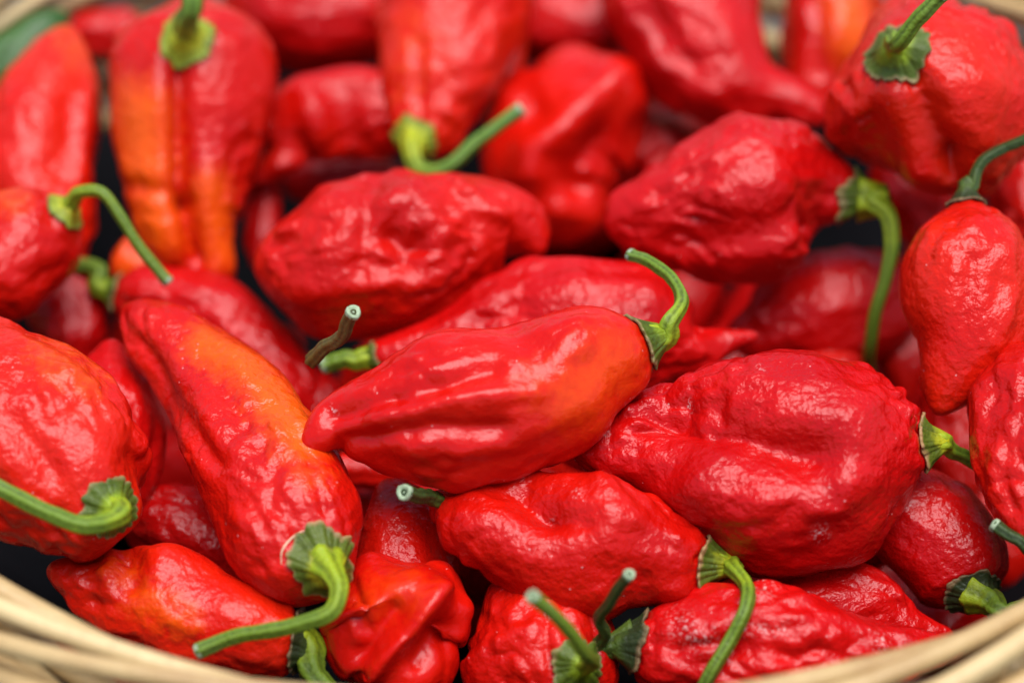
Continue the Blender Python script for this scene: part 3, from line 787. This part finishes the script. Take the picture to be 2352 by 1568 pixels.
def build_green(p, idx):
    root, base, bvh, C, T = p['root'], p['base'], p['bvh'], p['C'], p['T']
    cal = p['calyx']
    bpt, n = C[0] - T[0] * 0.0005, -T[0]
    if cal:
        if cal.get('at'):
            x, y = cal['at']
            tgt = unproject(x, y, 1.0)
            h = bvh.ray_cast(Vector(EYE), Vector(norm(tgt - EYE)))
            if h[0] is None:
                tgt = unproject(x, y, p['z'])
                h = bvh.find_nearest(Vector(tgt))
            bpt, n = np.array(h[0]), np.array(h[1])
            if n @ FWD > 0: n = -n
        if cal.get('dir'):
            dx, dy, dc = cal['dir']
            n = norm(norm(dx * RIGHT - dy * UP - dc * FWD) * cal.get('mix', 0.8) + n * (1 - cal.get('mix', 0.8)))
            if not cal.get('at'):
                h = bvh.ray_cast(Vector(C[2] + n * 0.03), Vector(-n))
                if h[0] is not None: bpt = np.array(h[0])
        R = cal['r'] * K0 * (p['z'])
        e1 = norm(np.cross(n, UP if abs(n @ UP) < 0.9 else RIGHT)); e2 = np.cross(n, e1)
        na, nr = 112, 18
        rs = np.random.RandomState(500 + idx)
        lob = cal.get('lobes', 5); ph0 = rs.uniform(0, 6.28)
        ang = np.linspace(0, 2 * np.pi, na, endpoint=False)
        rag = noise3(np.stack([np.cos(ang) * 5 + idx * 3.1, np.sin(ang) * 5, ang * 0 + 1.7], -1))
        rag2 = noise3(np.stack([np.cos(ang) * 4.5 + idx, np.sin(ang) * 4.5, ang * 0 + 9.7], -1))
        rag3 = noise3(np.stack([np.cos(ang) * 3.2 + idx, np.sin(ang) * 3.2, ang * 0 + 5.1], -1))
        Ro = R * (0.88 + 0.11 * np.abs(np.cos(lob * 0.5 * ang + ph0)) ** 3 + 0.15 * rag + 0.04 * rag2)
        rs_ = cal.get('sr', cal['r'] * 0.36) * K0 * p['z'] * 0.6
        V = np.zeros((nr, na, 3)); alg = np.zeros((nr, na)); ribs = np.zeros((nr, na))
        for i in range(nr):
            t = i / (nr - 1)
            for j in range(na):
                rr = rs_ + (Ro[j] - rs_) * t
                q = bpt + (math.cos(ang[j]) * e1 + math.sin(ang[j]) * e2) * rr
                h = bvh.ray_cast(Vector(q + n * 0.012), Vector(-n), 0.03)
                hh = -0.75 * R * t if h[0] is None else 0.012 - h[3]
                hh = max(hh, -(0.15 + 0.6 * t) * R)
                rib = math.cos(ang[j] * lob + 2 * ph0) * 0.5 + 0.35 * rag3[j]
                lift = 0.0006 + 0.0022 * (1 - t) ** 2 * (cal['r'] / 65) + 0.00018 * rib * (1 - t * 0.5) + t ** 4 * (0.0004 * cal.get('curl', 1) * max(0, rag[j] * 2 + 0.3 * rag2[j]))
                V[i, j] = q + n * (hh + lift)
                alg[i, j] = t; ribs[i, j] = 0.3 + 0.3 * rib
        # smooth the height a little round the ring
        for _ in range(2):
            V[1:-1] = 0.5 * V[1:-1] + 0.25 * (V[:-2] + V[2:])
        for _ in range(7):
            hgt = (V - bpt) @ n
            V = V + ((0.25 * (np.roll(hgt, 1, 1) + np.roll(hgt, -1, 1)) - 0.5 * hgt)[..., None]) * n
        hole = np.repeat((bpt + n * (0.0026 * cal['r'] / 65 + 0.0004))[None], na, 0)[None]
        V = np.concatenate([V[:1] * 0.02 + hole * 0.98, V]); alg = np.vstack([alg[:1], alg]); ribs = np.vstack([ribs[:1], ribs])
        co = mesh_obj("calyx", V.reshape(-1, 3) - base, grid_faces(nr + 1, na), CALYX[cal.get('mat', 'fresh')], root,
                      attrs={'along': alg.ravel(), 'rib': ribs.ravel()})
        md = co.modifiers.new("thickness", 'SOLIDIFY'); md.thickness = 0.0005; md.offset = 0
    stm = p['stem']
    if stm:
        pts = stm['pts']
        if cal:
            d0 = float((bpt - EYE) @ FWD)
            P3 = [bpt + n * 0.0002]
            p1 = bpt + n * stm.get('rise', 0.004)
        else:
            d0 = stm.get('depth', p['z'])
            x, y = pts[0][:2]
            P3 = [unproject(x, y, d0)]; p1 = None
        if p1 is not None: P3.append(p1)
        for qi, q in enumerate(pts[1:]):
            d = d0 + (q[2] / 100 if len(q) > 2 else 0)
            if not stm.get('under') and not (len(q) > 3):
                d = min(d, first_hit(q[0], q[1], p if qi == 0 and cal else None) - stm['r'][1] * K0 * d0 * 1.1)
            P3.append(unproject(q[0], q[1], d))
        P3 = np.array(P3)
        Ls = np.concatenate([[0], np.cumsum(np.linalg.norm(np.diff(P3, axis=0), axis=1))])
        t = np.linspace(0, 1, 46)
        path = hermite(Ls, P3, t * Ls[-1])
        r0, r1 = stm['r'][0] * 0.92, stm['r'][1] * 0.80
        rad = (r1 + (r0 - r1) * np.exp(-t * stm.get('fall', 6.0))) * K0 * p['z']
        rad = rad * (1 + 0.10 * noise3(np.stack([t * 9, t * 0 + idx * 2.3, t * 0 + 4], -1))) * (1 + 0.10 * np.exp(-((1 - t) / 0.05) ** 2))
        jit = noise3(np.stack([t * 5, t * 0 + idx * 1.7, t * 0], -1))[:, None] * 0.0005
        path = path + jit * UP * np.sin(np.pi * t)[:, None]
        so, Ts = tube_obj("stem", path - base, rad, STEM[stm.get('mat', 'fresh')], root, 20, ribs=5, rib_amp=0.13, twist=1.5)
        # pale cut face
        e = path[-1] - base; tt = Ts[-1]
        e1 = norm(np.cross(tt, UP if abs(tt @ UP) < 0.9 else RIGHT)); e2 = np.cross(tt, e1)
        V = []; Fc = []
        rings = ((1.03, -0.0006), (1.04, 0.0001), (0.86, 0.0004), (0.6, 0.0001), (0.3, -0.0001))
        for f_, up_ in rings:
            for j in range(18):
                a = j * 2 * math.pi / 18
                w_ = 1 + 0.06 * math.sin(3 * a + idx) + 0.04 * math.sin(7 * a)
                V.append(e + (math.cos(a) * e1 + math.sin(a) * e2) * rad[-1] * f_ * w_ + tt * up_)
        V.append(e + tt * 0.0001)
        Fc = [tuple(f) for f in grid_faces(len(rings), 18)] + [((len(rings) - 1) * 18 + j, (len(rings) - 1) * 18 + (j + 1) % 18, len(V) - 1) for j in range(18)]
        mesh_obj("cut_end", V, Fc, CUT, so)

for i_, p_ in enumerate(PEPPERS):
    build_pepper(p_, i_)
for i_, p_ in enumerate(PEPPERS):
    build_green(p_, i_)

# filler pods: a layer glimpsed through the gaps, and unseen ones within the heap
def build_fillers():
    rnd = random.Random(11)
    protos = []
    for v in range(4):
        rs = np.random.RandomState(900 + v)
        ns, nt = 56, 40
        u = np.linspace(0, 1, ns); x = 0.5 - 0.5 * np.cos(np.pi * u)
        wv = np.sqrt(np.interp(x, [0, 0.04, 0.15, 0.35, 0.6, 0.85, 1], np.array([0, .45, .85, 1.0, .8, .35, 0]) ** 2)) * 0.0145
        th = np.linspace(0, 2 * np.pi, nt, endpoint=False)
        bend = 0.006 * np.sin(np.pi * x + v)
        P = np.stack([np.repeat((x - 0.5)[:, None] * 0.062, nt, 1), bend[:, None] + wv[:, None] * np.cos(th) * (1 + 0.08 * np.cos(3 * th + v)),
                      wv[:, None] * np.sin(th) * 0.9 * (1 + 0.08 * np.cos(3 * th + v))], -1).reshape(-1, 3)
        d = noise3(P / 0.012 + v * 9) * 0.0016 + noise3(P / 0.005 + v * 5) * 0.0005
        P = P * (1 + d[:, None] / 0.014)
        F = grid_faces(ns, nt)
        o = mesh_obj("pod", P, F, (RED, ROSE)[v % 2], None, attrs={'orange': np.zeros(len(P)), 'dust': np.zeros(len(P))})
        protos.append(o.data)
        bpy.data.objects.remove(o)
    spots = []
    tries = 0
    while len(spots) < 14 and tries < 6000:
        tries += 1
        a, q = rnd.uniform(0, 2 * math.pi), math.sqrt(rnd.random())
        x, y = RIM_C[0] + 0.110 * q * math.cos(a), RIM_C[1] + 0.098 * q * math.sin(a)
        lev = 0
        if all((x - s[0]) ** 2 + (y - s[1]) ** 2 > 0.023 ** 2 or s[2] != lev for s in spots):
            spots.append((x, y, lev))
    spots = [(x, y, RIM_Z - 0.063 + lev * 0.017, (rnd.uniform(0, 6.28), rnd.uniform(-0.25, 0.25), rnd.uniform(0, 6.28))) for x, y, lev in spots]
    # unseen pods added inside the heap to block light and darken the gaps
    gx, gy = np.linspace(0, PW, 84), np.linspace(0, PH, 56)
    front = np.array([[first_hit(a, b) for a in gx] for b in gy])
    front = np.where(front > 1, 0, front)
    CC = np.concatenate([q['C'][::8] for q in PEPPERS]); RR = np.concatenate([q['R'][::8] for q in PEPPERS])
    fl = np.zeros((0, 3)); fr = np.zeros(0)
    prof = np.array([.5, .85, 1.0, .9, .7, .4]) * 0.0135; lx = np.linspace(-0.024, 0.024, 6)
    n_in = 0
    for _ in range(5000):
        if n_in >= 60: break
        c = np.array([rnd.uniform(-0.11, 0.115), rnd.uniform(-0.085, 0.12), rnd.uniform(-0.050, -0.004)])
        yaw, tl = rnd.uniform(0, 6.28), rnd.uniform(-0.35, 0.35)
        ax = np.array([math.cos(yaw) * math.cos(tl), math.sin(yaw) * math.cos(tl), -math.sin(tl)])
        S = c + lx[:, None] * ax
        if (((S[:, 0] - RIM_C[0]) / (RIM_A - 0.022)) ** 2 + ((S[:, 1] - RIM_C[1]) / (RIM_B - 0.022)) ** 2 > 1).any(): continue
        sx, sy, sd = project(S)
        if (sx < 60).any() or (sx > PW - 60).any() or (sy < 60).any() or (sy > PH - 60).any(): continue
        bad = False
        for ox, oy in ((0, 0), (1.8, 0), (-1.8, 0), (0, 1.8), (0, -1.8), (1.3, 1.3), (-1.3, 1.3), (1.3, -1.3), (-1.3, -1.3)):
            qx = np.clip(sx + ox * prof / K0 / sd, 0, PW); qy = np.clip(sy + oy * prof / K0 / sd, 0, PH)
            f = front[(qy / PH * 55).round().astype(int), (qx / PW * 83).round().astype(int)]
            if (f <= 0).any() or (sd < f + 0.026).any():
                bad = True; break
        if bad: continue
        D = np.linalg.norm(S[:, None] - CC[None], axis=2) - 0.78 * (prof[:, None] + RR[None])
        if (D < 0).any(): continue
        if len(fl):
            D = np.linalg.norm(S[:, None] - fl[None], axis=2) - 0.8 * (prof[:, None] + fr[None])
            if (D < 0).any(): continue
        fl = np.vstack([fl, S]); fr = np.concatenate([fr, prof])
        spots.append((c[0], c[1], c[2], (rnd.uniform(0, 6.28), tl, yaw))); n_in += 1
    for i, (x, y, zz, rot) in enumerate(spots):
        root = bpy.data.objects.new("chili_pepper", None)
        root.empty_display_size = 0.01
        root.location = (x, y, zz)
        root.rotation_euler = rot
        col.objects.link(root)
        root["label"] = "red pepper added under the others, hidden save in a few gaps"
        root["category"] = "pepper"
        root["group"] = "filler peppers buried in the heap"
        o = bpy.data.objects.new("pod", protos[i % 4])
        col.objects.link(o); o.parent = root
build_fillers()

# thin marks lying on the skins
def skin_mark(key, name, pts, rad, mat):
    p = next(q for q in PEPPERS if q['key'] == key)
    if p['bvh'] is None: return
    pts = np.array(pts, float)
    Ls = np.concatenate([[0], np.cumsum(np.linalg.norm(np.diff(pts, axis=0), axis=1))])
    q = hermite(Ls, pts, np.linspace(0, 1, 40) * Ls[-1])
    P = []
    for x, y in q:
        h = p['bvh'].ray_cast(Vector(EYE), Vector(norm(unproject(x, y, 1.0) - EYE)))
        if h[0] is not None: P.append(np.array(h[0]))
    if len(P) > 4:
        tube_obj(name, np.array(P) - p['base'], rad * (0.35 + 0.65 * np.sin(np.linspace(0.05, np.pi - 0.05, len(P)))), mat, p['root'], 6)
skin_mark('P4', "scar", [(646, 1296), (648, 1265), (665, 1240), (690, 1222), (726, 1214)], 0.00022, SCAR)
